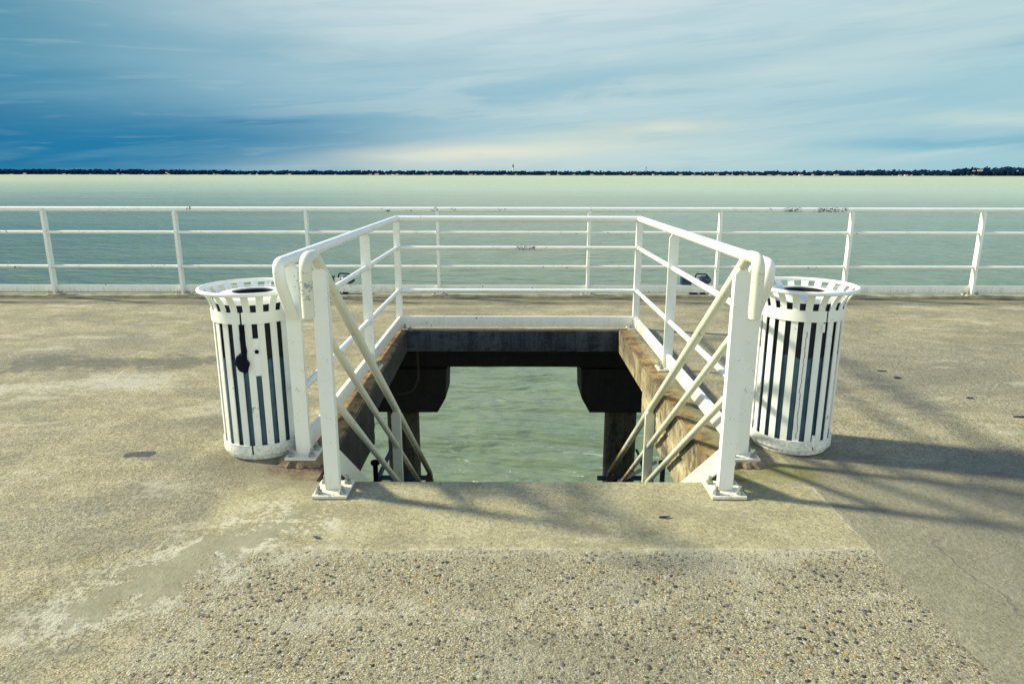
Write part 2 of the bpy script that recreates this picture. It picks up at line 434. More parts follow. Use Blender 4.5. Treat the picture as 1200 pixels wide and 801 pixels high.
def add_tube(bm, pts, r, n=14, cap=True, closed=False):
    pts = [Vector(p) for p in pts]; m = len(pts); rings = []
    t0 = (pts[1] - pts[0]).normalized()
    u = t0.orthogonal().normalized()
    prev = t0
    for i, p in enumerate(pts):
        if closed: t = (pts[(i + 1) % m] - pts[i - 1]).normalized()
        elif i == 0: t = t0
        elif i == m - 1: t = (pts[-1] - pts[-2]).normalized()
        else: t = ((pts[i + 1] - p).normalized() + (p - pts[i - 1]).normalized()).normalized()
        q = prev.rotation_difference(t); u = (q @ u); u = (u - t * u.dot(t)).normalized(); prev = t
        v = t.cross(u)
        k = 1.0
        if 0 < i < m - 1 and not closed:
            ca = max(.5, math.sqrt((1 + (pts[i + 1] - p).normalized().dot((p - pts[i - 1]).normalized())) / 2)); k = 1 / ca if ca < .97 else 1
        rr = r[i] if isinstance(r, (list, tuple)) else r
        rings.append([bm.verts.new(p + (u * math.cos(2 * math.pi * j / n) + v * math.sin(2 * math.pi * j / n)) * rr * k) for j in range(n)])
    for i in range(m if closed else m - 1):
        A, B = rings[i], rings[(i + 1) % m]
        for j in range(n): bm.faces.new((A[j], A[(j + 1) % n], B[(j + 1) % n], B[j]))
    if cap and not closed: bm.faces.new(rings[0][::-1]); bm.faces.new(rings[-1])
def tube(pts, r, n=14, **k):
    bm = bmesh.new(); add_tube(bm, pts, r, n, **k); return bm
def add_lathe(bm, prof, n=48, a0=0, a1=2 * math.pi, close_prof=False):
    full = abs(a1 - a0 - 2 * math.pi) < 1e-6
    cols = []
    for i in range(n if full else n + 1):
        a = a0 + (a1 - a0) * i / n
        cols.append([bm.verts.new((r * math.cos(a), r * math.sin(a), z)) for r, z in prof])
    m = len(prof)
    for i in range(n):
        A, B = cols[i], cols[(i + 1) % len(cols)]
        for j in range(m if close_prof else m - 1):
            bm.faces.new((A[j], B[j], B[(j + 1) % m], A[(j + 1) % m]))
    if not full and close_prof:
        bm.faces.new(cols[0]); bm.faces.new(cols[-1][::-1])
def lathe(*a, **k):
    bm = bmesh.new(); add_lathe(bm, *a, **k); return bm

# ------------------------------------------------------------------ camera, sun, sky
PITCH = 13.77
cam = bpy.data.cameras.new('camera'); co = bpy.data.objects.new('camera', cam); C.objects.link(co)
co.location = (0, 0, 1.5); cam.sensor_width = 36; cam.lens = 24.0; cam.clip_start = .05; cam.clip_end = 60000
co.rotation_mode = 'QUATERNION'
fw = Vector((0, math.cos(R(PITCH)), -math.sin(R(PITCH))))
q = fw.to_track_quat('-Z', 'Y')
from mathutils import Quaternion
co.rotation_quaternion = q @ Quaternion((0, 0, 1), R(.09))
sc.camera = co

SUN_EL, SUN_AZ = 34.5, math.degrees(math.atan2(-.958, .286))   # azimuth from +Y towards +X
sdir = Vector((math.sin(R(SUN_AZ)) * math.cos(R(SUN_EL)), math.cos(R(SUN_AZ)) * math.cos(R(SUN_EL)), math.sin(R(SUN_EL))))
sl = bpy.data.lights.new('sun', 'SUN'); so = bpy.data.objects.new('sun', sl); C.objects.link(so)
sl.energy = 5.0; sl.angle = R(4.8); sl.color = (1.0, .92, .67)
so.rotation_mode = 'QUATERNION'; so.rotation_quaternion = (-sdir).to_track_quat('-Z', 'Y'); so.location = (-10, 5, 12)

def lin(r, g, b, k=1.0):
    f = lambda c: ((c / 255 + .055) / 1.055) ** 2.4 if c / 255 > .04045 else c / 255 / 12.92
    return tuple(f(v) * k for v in (r, g, b))
EXPO = .60
def sky(r, g, b): return lin(r, g, b, 10.0 / 2 ** EXPO)     # divided by the background strength of .1
W = bpy.data.worlds.new('World'); sc.world = W; W.use_nodes = True
nt = W.node_tree; g = G(nt); bg = nt.nodes['Background']; bg.inputs['Strength'].default_value = .1
ns = g.new('ShaderNodeTexSky'); ns.sky_type = 'NISHITA'; ns.sun_disc = False
ns.sun_elevation = R(SUN_EL); ns.sun_rotation = R(SUN_AZ); ns.air_density = 1.2; ns.dust_density = 1.0
D = g.coord('Generated'); dx, dy, dz = g.sep(D)
hor = (dx * dx + dy * dy).pow(.5).max(.02)
v = dz / hor
u = dx.atan2(dy)                                   # azimuth, 0 straight out to sea
sv = g.comb(u * 1.0, v * 4.2 - u * .55, 0)         # stretched, slightly rising streaks
n_a = g.noise(sv, 2.4, 6, .55, .6) - .5
n_b = g.noise(g.comb(u * 1.6, v * 16 - u * 1.3, 3), 1.6, 6, .6, .4) - .5
n_c = g.noise(g.comb(u * 5, v * 55 - u * 2.5, 7), 1.3, 5, .6, .3) - .5
un = u + n_a * .14; vn = v + n_a * .030 + n_b * .022 + n_c * .007
def blob(u0, v0, su, sv_, tilt=0.0):
    a = (un - u0) / su; b_ = (vn - v0 - (un - u0) * tilt) / sv_
    return (0 - (a * a + b_ * b_)).exp()
c = sky(168, 204, 216)
c = g.mix((u).ss(.0, -.80), c, sky(76, 152, 180))
c = g.mix(u.ss(.25, .9) * .8, c, sky(142, 196, 208))
c = g.mix(blob(.02, .25, .50, .10, .05) * .95, c, sky(212, 226, 228))
c = g.mix(blob(.42, .15, .44, .045, .12) * .85, c, sky(196, 219, 220))
c = g.mix(blob(-.33, .155, .32, .022, -.04) * .4, c, sky(110, 166, 190))
c = g.mix(blob(-.12, .090, .32, .030, .12) * .5, c, sky(118, 172, 194))
c = g.mix(blob(.05, .118, .40, .014, .10) * .55, c, sky(148, 192, 210))
c = g.mix(blob(-.74, .20, .26, .12) * .8, c, sky(64, 134, 163))
c = g.mix(blob(-.30, .072, .085, .0045, .0) * .5, c, sky(128, 184, 206))
c = g.mix(blob(-.34, .066, .07, .0035, .03) * .6, c, sky(58, 128, 172))
c = g.mix(blob(.08, .030, .30, .034, .03) * .60, c, sky(204, 220, 212))
c = g.mix(blob(-.88, .024, .46, .066, -.02) * 1.0, c, sky(0, 90, 146))
c = g.mix(blob(-.46, .034, .26, .040, .03) * .82, c, sky(0, 120, 166))
c = g.mix(blob(-.30, .010, .16, .006) * .4, c, sky(130, 186, 204))
c = g.mix(blob(-.70, .108, .20, .014, .02) * .5, c, sky(40, 126, 168))
c = g.mix(blob(-.06, .026, .19, .014, .03) * .75, c, sky(238, 236, 212))
c = g.mix(blob(.17, .060, .13, .013, .06) * .60, c, sky(228, 232, 210))
c = g.mix(blob(.34, .020, .30, .012, .03) * .6, c, sky(178, 212, 212))
c = g.mix(blob(.62, .068, .14, .009, .02) * .5, c, sky(210, 226, 214))
c = g.mix(blob(.60, .040, .16, .008, .02) * .8, c, sky(105, 176, 200))
c = g.mix(blob(.64, .152, .07, .0045, .10) * .45, c, sky(118, 172, 192))
c = g.mix(blob(.22, .108, .14, .006, .05) * .6, c, sky(150, 192, 204))
c = g.mix(n_b.ss(.0, .16) * .20, c, sky(126, 176, 198))
c = g.mix((0 - n_b).ss(.02, .16) * .30 * u.ss(-.5, -.1), c, sky(212, 226, 224))
c = g.mix(n_a.ss(.0, .22) * .22 * u.ss(-.55, -.1), c, sky(190, 214, 216))
c = g.mix(n_c.ss(.04, .20) * .12, c, sky(214, 226, 224))
c = g.mix((0 - n_c).ss(.04, .20) * .14, c, sky(122, 176, 198))
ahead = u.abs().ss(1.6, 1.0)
behind = g.mix(n_a.ss(-.2, .2), (7.4, 8.1, 7.5), (9.3, 9.9, 8.8))  # unseen sky behind the camera, brightened to light faces turned that way
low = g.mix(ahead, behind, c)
zen = g.mix(g.noise(g.comb(dx * 2, dy * 2, dz), 1.5, 5).ss(.3, .7), (1.1, 2.05, 4.8), (1.5, 2.6, 5.4))
high = g.mix(.75, ns.outputs[0], zen)
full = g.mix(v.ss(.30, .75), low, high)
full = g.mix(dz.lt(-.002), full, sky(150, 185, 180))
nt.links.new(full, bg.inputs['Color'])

sc.view_settings.view_transform = 'Standard'; sc.view_settings.look = 'None'
sc.view_settings.exposure = EXPO; sc.view_settings.gamma = 1; sc.view_settings.use_curve_mapping = False
sc.render.engine = 'CYCLES'; sc.cycles.use_denoising = True
sc.cycles.max_bounces = 6; sc.cycles.diffuse_bounces = 3; sc.cycles.glossy_bounces = 3; sc.cycles.sample_clamp_indirect = 6

# ------------------------------------------------------------------ water and pier deck
WL = -4.2
bm = bmesh.new()
vs = [bm.verts.new(p) for p in ((-30000, -3000, WL), (30000, -3000, WL), (30000, 30000, WL), (-30000, 30000, WL))]
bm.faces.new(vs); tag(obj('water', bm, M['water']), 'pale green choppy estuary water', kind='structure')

DX, DY0, DY1 = 26, -14, 8.545
bm = bmesh.new()
xs = [-DX, HX0, HX1, DX]; ys = [DY0, HY0, HY1, DY1]
top = [[bm.verts.new((x, y, 0)) for y in ys] for x in xs]; bot = [[bm.verts.new((x, y, -.215)) for y in ys] for x in xs]
for i in range(3):
    for j in range(3):
        if (i, j) == (1, 1): continue
        bm.faces.new((top[i][j], top[i + 1][j], top[i + 1][j + 1], top[i][j + 1]))
        bm.faces.new((bot[i][j], bot[i][j + 1], bot[i + 1][j + 1], bot[i + 1][j]))
top[1][1].co.x = bot[1][1].co.x = HX0 + .07
def side(a, b):
    (i, j), (k, l) = a, b; bm.faces.new((top[i][j], top[k][l], bot[k][l], bot[i][j]))
for i in range(3): side((i, 0), (i + 1, 0)); side((i, 3), (i + 1, 3)); side((0, i), (0, i + 1)); side((3, i), (3, i + 1))
side((1, 1), (2, 1)); side((1, 2), (2, 2)); side((1, 1), (1, 2)); side((2, 1), (2, 2))
# chipped, slightly uneven lip along the stairwell
cut = [e for e in bm.edges if all(abs(v_.co.z) < 1e-6 for v_ in e.verts) and all(HX0 - .001 <= v_.co.x <= HX1 + .001 and HY0 - .001 <= v_.co.y <= HY1 + .001 for v_ in e.verts)]
bmesh.ops.bevel(bm, geom=cut, offset=.008, segments=2, affect='EDGES')
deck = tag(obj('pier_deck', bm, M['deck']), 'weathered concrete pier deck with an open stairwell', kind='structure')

bm = bmesh.new()
N = 160; prev = None
prof_pts = []
for i in range(N + 1):
    x = -DX + 2 * DX * i / N; j = random.uniform(-.008, .008); k = random.uniform(-.006, .006)
    ring = [bm.verts.new(p) for p in ((x, 8.398 + j, .004), (x, 8.406 + j, .034 + k), (x, 8.54, .036), (x, 8.54, .004))]
    if prev:
        for a in range(4): bm.faces.new((prev[a], ring[a], ring[(a + 1) % 4], prev[(a + 1) % 4]))
    prev = ring
M['curb'] = simple('curb_concrete', (.34, .31, .19), .9, 0, .35, 6, .5)
tag(obj('kerb', bm, M['curb']), 'low worn concrete kerb along the seaward edge', kind='structure')

# stairwell beams, cross beam, pile caps, piles
def beam_poly(x0, x1, y0, y1, z0, z1, name, label, cat, mat, group=None):
    bm = bmesh.new(); add_box(bm, x0, x1, y0, y1, z0, z1)
    bmesh.ops.subdivide_edges(bm, edges=bm.edges[:], cuts=5, use_grid_fill=True)
    rnd = random.Random(hash(name) % 99 + int(abs(x0) * 10))
    for v_ in bm.verts:
        v_.co += Vector((rnd.uniform(-.004, .004), rnd.uniform(-.004, .004), rnd.uniform(-.006, .006)))
    return tag(obj(name, bm, mat, bevel=0), label, cat, group)
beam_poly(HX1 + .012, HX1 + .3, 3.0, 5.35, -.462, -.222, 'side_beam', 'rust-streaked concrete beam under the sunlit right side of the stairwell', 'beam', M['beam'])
beam_poly(HX0 - .3, HX0 - .012, 3.0, 4.95, -.52, -.222, 'side_beam', 'stained, shade-coloured concrete beam under the shaded left side of the stairwell', 'beam', M['side_shade'])
beam_poly(-8, 8, 7.52, 7.95, -.64, -.222, 'cross_beam', 'shade-coloured cross beam under the deck beyond the stairwell', 'beam', M['beam_shade'])
for s, lab in ((-1, 'left'), (1, 'right')):
    bm = bmesh.new()
    x_in, x_out = (.745 if s < 0 else .785), 2.1
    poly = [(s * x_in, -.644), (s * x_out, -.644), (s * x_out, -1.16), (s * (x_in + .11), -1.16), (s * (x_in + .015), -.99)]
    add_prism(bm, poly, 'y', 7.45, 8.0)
    tag(obj('pile_cap', bm, M['beam_shade'], bevel=.02), 'shade-coloured concrete pile cap with chamfered corner at the %s of the stairwell opening' % lab, 'pile cap')
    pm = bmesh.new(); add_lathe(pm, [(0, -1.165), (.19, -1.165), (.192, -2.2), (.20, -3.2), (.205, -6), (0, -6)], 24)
    tag(obj('pier_pile', pm, M['pile'], loc=(s * 1.305, 7.76, 0), smooth=True), 'round stained, shade-coloured pier pile standing in the water seen at the %s through the opening' % lab, 'pile')

bm = tube(fillet([(-1.0, 7.0, -.22), (-1.0, 7.0, -.62), (-1.06, 7.0, -.76), (-1.22, 7.0, -.80)], .12), .014, 8)
tag(obj('cable', bm, M['cable'], smooth=True), 'thin brown cable looping down under the far left of the stairwell', 'cable')

# ------------------------------------------------------------------ railings
def bolt_mesh(r=.011, h=.04):
    bm = bmesh.new()
    add_lathe(bm, [(0, 0), (r * 1.75, 0), (r * 1.75, .004), (r * 1.5, .005), (r * 1.5, .017), (r * .8, .018), (r * .8, h), (0, h)], 6)
    return bm
BOLT = None
def bolts(parent, hx, hy, z):
    global BOLT
    for sx in (-1, 1):
        for sy in (-1, 1):
            if BOLT is None: BOLT = obj('bolt', bolt_mesh(), M['bolt'], smooth=False); o = BOLT
            else: o = BOLT.copy(); C.objects.link(o)
            o.parent = parent; o.location = (sx * hx, sy * hy, z); o.rotation_euler = (0, 0, random.uniform(0, 1))
def plate_post(parent, x, y, z0, ztop, w, t, mat, plate=(.16, .17), cham=.022, along='x', plate_z=.012, bolt=True, pz=0, plate_mat=None, base=True):
    """flat-bar post; w is its width along `along`, chamfered to the rail at the top"""
    c = cham
    poly = [(-w / 2, z0), (w / 2, z0), (w / 2, ztop - c * 1.6), (w / 2 - c, ztop), (-w / 2 + c, ztop), (-w / 2, ztop - c * 1.6)]
    bm = bmesh.new()
    if along == 'x': add_prism(bm, poly, 'y', -t / 2, t / 2)
    else: add_prism(bm, poly, 'x', -t / 2, t / 2)
    o = obj('post', bm, mat, parent, (x, y, 0), bevel=.004)
    if base:
        pl = obj('base_plate', box(-plate[0] / 2, plate[0] / 2, -plate[1] / 2, plate[1] / 2, pz, pz + plate_z), plate_mat or mat, o, bevel=.003)
        if bolt: bolts(o, plate[0] / 2 - .027, plate[1] / 2 - .03, pz + plate_z)
    return o

H_TOP, H_MID, H_LOW = 1.085, .805, .385
# --- seaward railing
ry = 8.475
rail = thing('pier_railing', 'long white paint-chipped railing along the seaward edge of the pier', 'railing', (0, ry, 0))
L = 25
obj('top_rail', tube([(-L, 0, H_TOP), (L, 0, H_TOP)], .029, 14), M['rail_paint'], rail, smooth=True)
for h in (H_MID, H_LOW): obj('mid_rail', tube([(-L, 0, h), (L, 0, h)], .0195, 12), M['rail_paint'], rail, smooth=True)
obj('toe_board', box(-L, L, .02, .034, .062, .150), M['rail_paint'], rail, bevel=.003)
pxs = [-.915, .945]
for k in range(1, 15): pxs += [-.915 - 1.606 * k, .945 + 1.606 * k]
fp = None
for x in sorted(pxs, key=abs):
    if fp is None:
        fp = plate_post(rail, x, 0, .036, H_TOP - .02, .075, .034, M['rail_paint'], plate=(.17, .12), along='y', cham=.018, pz=.036)
    else:
        o = copy_tree(fp, rail); o.location = (x, 0, 0)

# --- railing round the stairwell
XL, XR, YC, YN, YM = -1.120, 1.232, 6.675, 3.435, 5.22
enc = thing('stairwell_railing', 'white tubular railing enclosing three sides of the open stairwell', 'railing')
r_top = .029
pts = [(XL, YN - .03, .80), (XL, YN - .17, 1.0), (XL, YN - .175, H_TOP), (XL, YC, H_TOP), (XR, YC, H_TOP), (XR, YN - .175, H_TOP), (XR, YN - .17, 1.0), (XR, YN - .03, .80)]
obj('top_rail', tube(fillet(pts, [0, .12, .075, .03, .03, .075, .12, 0]), r_top, 16), M['back_paint'], enc, smooth=True)
for h in (H_MID, H_LOW):
    pts = [(XL, YN, h), (XL, YC, h), (XR, YC, h), (XR, YN, h)]
    obj('mid_rail', tube(fillet(pts, [0, .012, .012, 0], 4), .0195, 12), M['back_paint'] if h == H_MID else M['paint'], enc, smooth=True)
for (x, y, w, t, top_) in ((XL, YC, .058, .05, H_TOP - .02), (XR, YC, .058, .05, H_TOP - .02), (XL, YM, .074, .016, H_TOP - .02), (XR, YM, .074, .016, H_TOP - .02), (XL, YN, .074, .03, H_TOP - .02), (XR, YN, .074, .03, H_TOP - .02)):
    near = y == YN
    o = plate_post(enc, x, y, .012, top_, w, t, M['paint'], plate=(.165, .155), cham=.004 if y == YC else .02, pz=.03 if near else .004)
for xx in (XL, XR):
    obj('toe_board', box(-.0125, .0125, YN + .02, YM - .012, .028, .128), M['paint'], enc, (xx, 0, 0), bevel=.003)
    obj('toe_board', box(-.0125, .0125, YM + .012, YC - .026, .028, .128), M['paint'], enc, (xx, 0, 0), bevel=.003)
obj('toe_board', box(XL + .03, XR - .03, YC - .012, YC + .012, .028, .128), M['paint'], enc, bevel=.003)
# mortar pads under the near posts
M['mortar'] = simple('crumbling_mortar', (.20, .15, .09), .95, 0, .5, 18, .9)
for x, lab in ((XL, 'crumbling rusty mortar pad under the near left stairwell post'), (XR, 'mossy mortar pad under the near right stairwell post')):
    bm = bmesh.new(); n = 40; rnd = random.Random(5)
    ring0, ring1 = [], []
    for i in range(n):
        a = 2 * math.pi * i / n; r = .088 / max(abs(math.cos(a)), abs(math.sin(a)))
        r = min(r, .115); j = rnd.uniform(-.006, .012)
        ring0.append(bm.verts.new(((r + .03 + j * 2) * math.cos(a), (r + .02 + j) * math.sin(a), .003)))
        ring1.append(bm.verts.new(((r + j) * math.cos(a), (r + j) * math.sin(a), .029)))
    for i in range(n): bm.faces.new((ring0[i], ring0[(i + 1) % n], ring1[(i + 1) % n], ring1[i]))
    bm.faces.new(ring1); bm.faces.new(ring0[::-1])
    tag(obj('mortar_pad', bm, M['mortar'], loc=(x, YN, 0)), lab, 'mortar pad')

# --- stair railings
SL = .737; Y0 = 3.03
def hz(y): return 1.135 - SL * (y - Y0)
def stair_rail(x, label):
    t = thing('stair_railing', label, 'stair railing', (x, 0, 0))
    pts = [(0, Y0 - .175, .905), (0, Y0 - .175, 1.16), (0, Y0 - .04, 1.155), (0, 6.70, hz(6.70))]
    obj('handrail', tube(fillet(pts, [0, .085, .06, 0], 9),   .0265, 16), M['scuffed_handrail'] if x < 0 else M['stair_paint'], t, smooth=True)
    for off, y0, y1 in ((-.305, Y0 + .03, 6.62), (-.60, Y0 + .03, 6.62)):
        obj('mid_rail', tube([(0, y0, hz(y0) + off), (0, y1, hz(y1) + off)], .0195, 12), M['stair_paint'], t, smooth=True)
    # sloping toe board
    bm = bmesh.new(); a, b_ = Y0 + .02, 6.7
    add_prism(bm, [(a, hz(a) - .855), (b_, hz(b_) - .855), (b_, hz(b_) - .985), (a, hz(a) - .985)], 'x', -.006, .006)
    obj('toe_board', bm, M['stair_paint'], t, bevel=.002)
    p = plate_post(t, 0, Y0 + .03, .010, hz(Y0 + .03) - .02, .068, .042, M['paint'], plate=(.165, .175), cham=.018, plate_z=.014, pz=.003)
    for y in (4.84, 6.66):
        plate_post(t, 0, y, hz(y) - 1.02, hz(y) - .015, .068, .042, M['stair_paint'], cham=.018, base=False)
    return t
XSL, XSR = -.868, 1.035
stair_rail(XSL, 'white sloping stair railing descending on the left with open bent end')
stair_rail(XSR, 'white sloping stair railing descending on the right with open bent end')

# --- the staircase itself
st = thing('staircase', 'steel staircase descending through the deck opening towards the water', 'stairs')
for x in (XSL + .035, XSR - .035):
    bm = bmesh.new(); a, b_ = 3.2, 6.72
    zt = lambda y: -.17 - SL * (y - 3.2)
    add_prism(bm, [(a, zt(a)), (b_, zt(b_)), (b_, zt(b_) - .2), (a, zt(a) - .2)], 'x', x - .01, x + .01)
    obj('stringer', bm, M['blue_steel'], st)
tr = None
for k in range(13):
    y = 3.24 + k * .262; z = zt(y) - .06
    if tr is None:
        bm = bmesh.new(); add_box(bm, XSL + .048, XSR - .048, 0, .24, -.03, 0)
        tr = obj('tread', bm, M['blue_steel'], st, (0, y, z), bevel=.004)
    else:
        o = tr.copy(); C.objects.link(o); o.location = (0, y, z)
LZ = zt(6.72) - .2
ld = thing('landing_stage', 'blue steel landing stage with guard bars at the foot of the stairs', 'landing stage')
obj('floor_grating', box(-1.6, 1.75, 6.74, 7.42, LZ - .06, LZ), M['blue_steel'], ld)
GZ = -1.655
gy = 6.76
for (xa, xb) in ((-1.46, XSL - .03), (XSR - .12, 1.50)):
    obj('guard_bar', tube([(xa, gy, GZ), (xb, gy, GZ)], .027, 10), M['blue_steel'], ld, smooth=True)
for x in (-1.44, XSL - .035 + .02, XSR + .06, 1.48):
    obj('post', box(x - .04, x + .04, gy + .0 - .04, gy + .04, LZ, GZ - .028), M['blue_steel'], ld)
for x in (-1.44, 1.48):
    obj('guard_bar', tube([(x, gy + .045, GZ - .03), (x, gy + .62, GZ - .03)], .025, 10), M['blue_steel'], ld, smooth=True)
    obj('brace', tube([(x, gy + .02, GZ), (x + (.04 if x < 0 else -.04), gy + .60, GZ + .07)], .016, 8), M['blue_steel'], ld, smooth=True)
obj('side_rail', tube([(1.12, 6.6, -1.62), (1.60, 7.05, -1.60)], .020, 10), M['paint'], ld, smooth=True)
for x, lab in ((-1.40, 'dark T-shaped mooring post below the left stairwell wall'), (1.55, 'dark T-shaped mooring post below the right stairwell wall')):
    bm = bmesh.new(); add_lathe(bm, [(0, -5.2), (.026, -5.2), (.026, -.035), (.044, -.033), (.048, -.018), (.044, 0), (0, .002)], 16)
    tag(obj('mooring_post', bm, M['blue_steel'] if x > 0 else M['black'], loc=(x, 6.50, -1.35), smooth=True), lab, 'mooring post')

# ------------------------------------------------------------------ litter bins
RB = .213
def make_bin(label, loc, seam, lock):
    t = thing('litter_bin', label, 'litter bin', loc, 0, 'slatted litter bins beside the stairwell')
    # slats: straight up the body, flaring out to the rim
    prof = [(RB, .045), (RB, .30), (RB, .60), (RB, .79), (RB + .003, .825), (RB + .013, .855), (RB + .030, .882), (RB + .050, .905)]
    hw = .0173; th = .005; ns_ = 21; bm = bmesh.new(); rows = []
    for r, z in prof:
        w = hw * (1 + (r - RB) * 2.2)
        rows.append([bm.verts.new(p) for p in ((r, -w, z), (r, w, z), (r - th, w, z), (r - th, -w, z))])
    for A, B in zip(rows, rows[1:]):
        for j in range(4): bm.faces.new((A[j], A[(j + 1) % 4], B[(j + 1) % 4], B[j]))
    bm.faces.new(rows[0][::-1]); bm.faces.new(rows[-1])
    s0 = obj('slat', bm, M['bin'], t, smooth=True)
    for k in range(ns_):
        o = s0 if k == 0 else s0.copy()
        if k: C.objects.link(o)
        o.rotation_euler = (0, 0, 2 * math.pi * (k + .35) / ns_ + random.uniform(-.006, .006))
        if k == 15 and not lock:
            o.data = s0.data.copy(); o.data.materials[0] = M['bin_crack']; o['label'] = 'slat with a long dark crack in its paint'
    obj('rim', tube([((RB + .056) * math.cos(a), (RB + .056) * math.sin(a), .91) for a in [2 * math.pi * i / 64 for i in range(64)]], .0115, 10, closed=True), M['bin'], t, smooth=True)
    g0 = seam; gap = .022
    def band(name, r, z0, z1, th_=.006):
        obj(name, lathe([(r, z0), (r + th_, z0), (r + th_, z1), (r, z1)], 72, g0 + gap, g0 + 2 * math.pi - gap, close_prof=True), M['bin'], t, smooth=True)
    band('upper_band', RB + .001, .752, .812)
    band('lower_band', RB + .001, .032, .088)
    obj('base_ring', lathe([(RB - .035, .002), (RB - .013, .002), (RB - .009, .030), (RB - .035, .030)], 64, close_prof=True), M['bin'], t, smooth=True)
    obj('lid', lathe([(RB - .012, .846), (RB - .015, .872), (.168, .886), (.112, .894), (.108, .893), (.108, .886), (.11, .884)], 64), M['bin'], t, smooth=True)
    obj('liner', lathe([(0, .04), (RB - .022, .04), (RB - .017, .60), (RB - .020, .60), (RB - .026, .05), (0, .05)], 48), M['liner'], t, smooth=True)
    bb = bmesh.new(); n = 60; rnd = random.Random(3); prev = None
    ps = [(RB - .012, .555), (RB - .0125, .68), (RB - .013, .838), (.150, .870), (.112, .880), (.104, .878), (.10, .60), (.0, .42)]
    cols = [[bb.verts.new(((r + rnd.uniform(-.002, .002)) * math.cos(2 * math.pi * i / n), (r) * math.sin(2 * math.pi * i / n), z + (rnd.uniform(-.012, .012) if z < .56 else 0))) for r, z in ps] for i in range(n)]
    for i in range(n):
        for j in range(len(ps) - 1): bb.faces.new((cols[i][j], cols[(i + 1) % n][j], cols[(i + 1) % n][j + 1], cols[i][j + 1]))
    bmesh.ops.remove_doubles(bb, verts=bb.verts, dist=.0005)
    obj('inner_sleeve', bb, M['inner_black'], t, smooth=True)  # black sleeve behind the upper slats and inside the opening
    def onsurf(a, r, z): return (r * math.cos(a), r * math.sin(a), z)
    if lock:
        # black strap and lock in the door gap, and the keyhole plate
        a = seam
        pts = [onsurf(a, RB + .003, .748), onsurf(a - .02, RB + .003, .66), onsurf(a - .04, RB + .006, .56)]
        bm = bmesh.new()
        path = [Vector(onsurf(a + .015 * math.sin(k * 2.1), RB + .001 + .006 * k / 6, .75 - .035 * k)) for k in range(7)]
        add_tube(bm, path, [.012, .011, .012, .014, .016, .015, .016], 10)
        obj('strap', bm, M['black'], t, smooth=True)
        bm = bmesh.new(); bmesh.ops.create_icosphere(bm, subdivisions=3, radius=1)
        for v_ in bm.verts:
            p = v_.co; k = 1 + .22 * math.sin(4 * p.x + 2) * math.cos(5 * p.z)
            v_.co = Vector((p.x * .014 * k, p.y * .034 * k + max(0, -p.z) * .012, p.z * .052 * k))
        o = obj('lock', bm, M['black'], t, onsurf(a - .05, RB + .012, .548), smooth=True); o.rotation_euler = (0, 0, a)
        a2 = R(288.86)
        o = obj('latch_plate', box(0, .005, -.0165, .0165, .475, .675), M['bin'], t, bevel=.001); o.rotation_euler = (0, 0, a2)
        o.location = (math.cos(a2) * (RB - .001), math.sin(a2) * (RB - .001), 0)
        bm = bmesh.new(); add_lathe(bm, [(0, 0), (.010, 0), (.011, .004), (0, .005)], 12)
        o = obj('keyhole', bm, M['black'], t); o.rotation_euler = (0, R(90), a2); o.location = onsurf(a2, RB + .004, .606)
    else:
        a = seam - .02
        o = obj('hinge', tube([(RB + .010, 0, .06), (RB + .010, 0, .125)], .009, 10), M['bin'], t, smooth=True); o.rotation_euler = (0, 0, a)
        o = obj('hinge', tube([(RB + .004, 0, .70), (RB + .004, 0, .745)], .009, 10), M['bin'], t, smooth=True); o.rotation_euler = (0, 0, a - .05)
    return t
make_bin('white slatted litter bin left of the stairwell with black lock and keyhole plate', (-1.393, 3.63, .001), R(271.71), True)
b2 = make_bin('white slatted litter bin right of the stairwell with cracked paint and no lock', (1.600, 3.70, .001), R(288.86), False)
b2.rotation_euler = (0, 0, R(-7.5))

# ------------------------------------------------------------------ fittings outside the seaward rail
def fitting(x, s, label):
    t = thing('floodlight', label, 'lamp fitting', (x, 8.535, 0))
    obj('housing', box(-.06, .06, 0, .10, .15, .25), M['navy'], t, (-.13 * s, 0, 0), bevel=.012)
    bm = bmesh.new(); bmesh.ops.create_uvsphere(bm, u_segments=20, v_segments=12, radius=1)
    for v_ in bm.verts: v_.co = Vector((v_.co.x * .095, v_.co.y * .06 + .05, v_.co.z * .055 + .205 - .25 * abs(v_.co.x) * .0))
    obj('lamp_head', bm, M['navy'], t, (.10 * s, 0, 0), smooth=True)
    obj('side_panel', box(-.05, .05, .03, .05, .14, .23), M['paint'], t, (-.01 * s, 0, 0), bevel=.004)
    obj('bracket', tube(fillet([(-.02 * s, .05, .22), (.0, .05, .285), (.12 * s, .05, .28), (.17 * s, .05, .23)], .03), .009, 8), M['black'], t, smooth=True)
    obj('foot', box(-.05, .05, -.03, .04, .037, .057), M['black'], t, (-.04 * s, 0, 0))
    obj('foot', box(-.03, .03, -.03, .04, .037, .057), M['black'], t, (.08 * s, 0, 0))
    obj('stand', box(-.012, .012, .03, .055, .05, .17), M['black'], t, (.05 * s, 0, 0))
fitting(-2.185, 1, 'dark blue lamp fitting outside the seaward rail, left of the stairwell')
fitting(2.33, 1, 'dark blue box and lamp fitting outside the seaward rail, right of the stairwell')

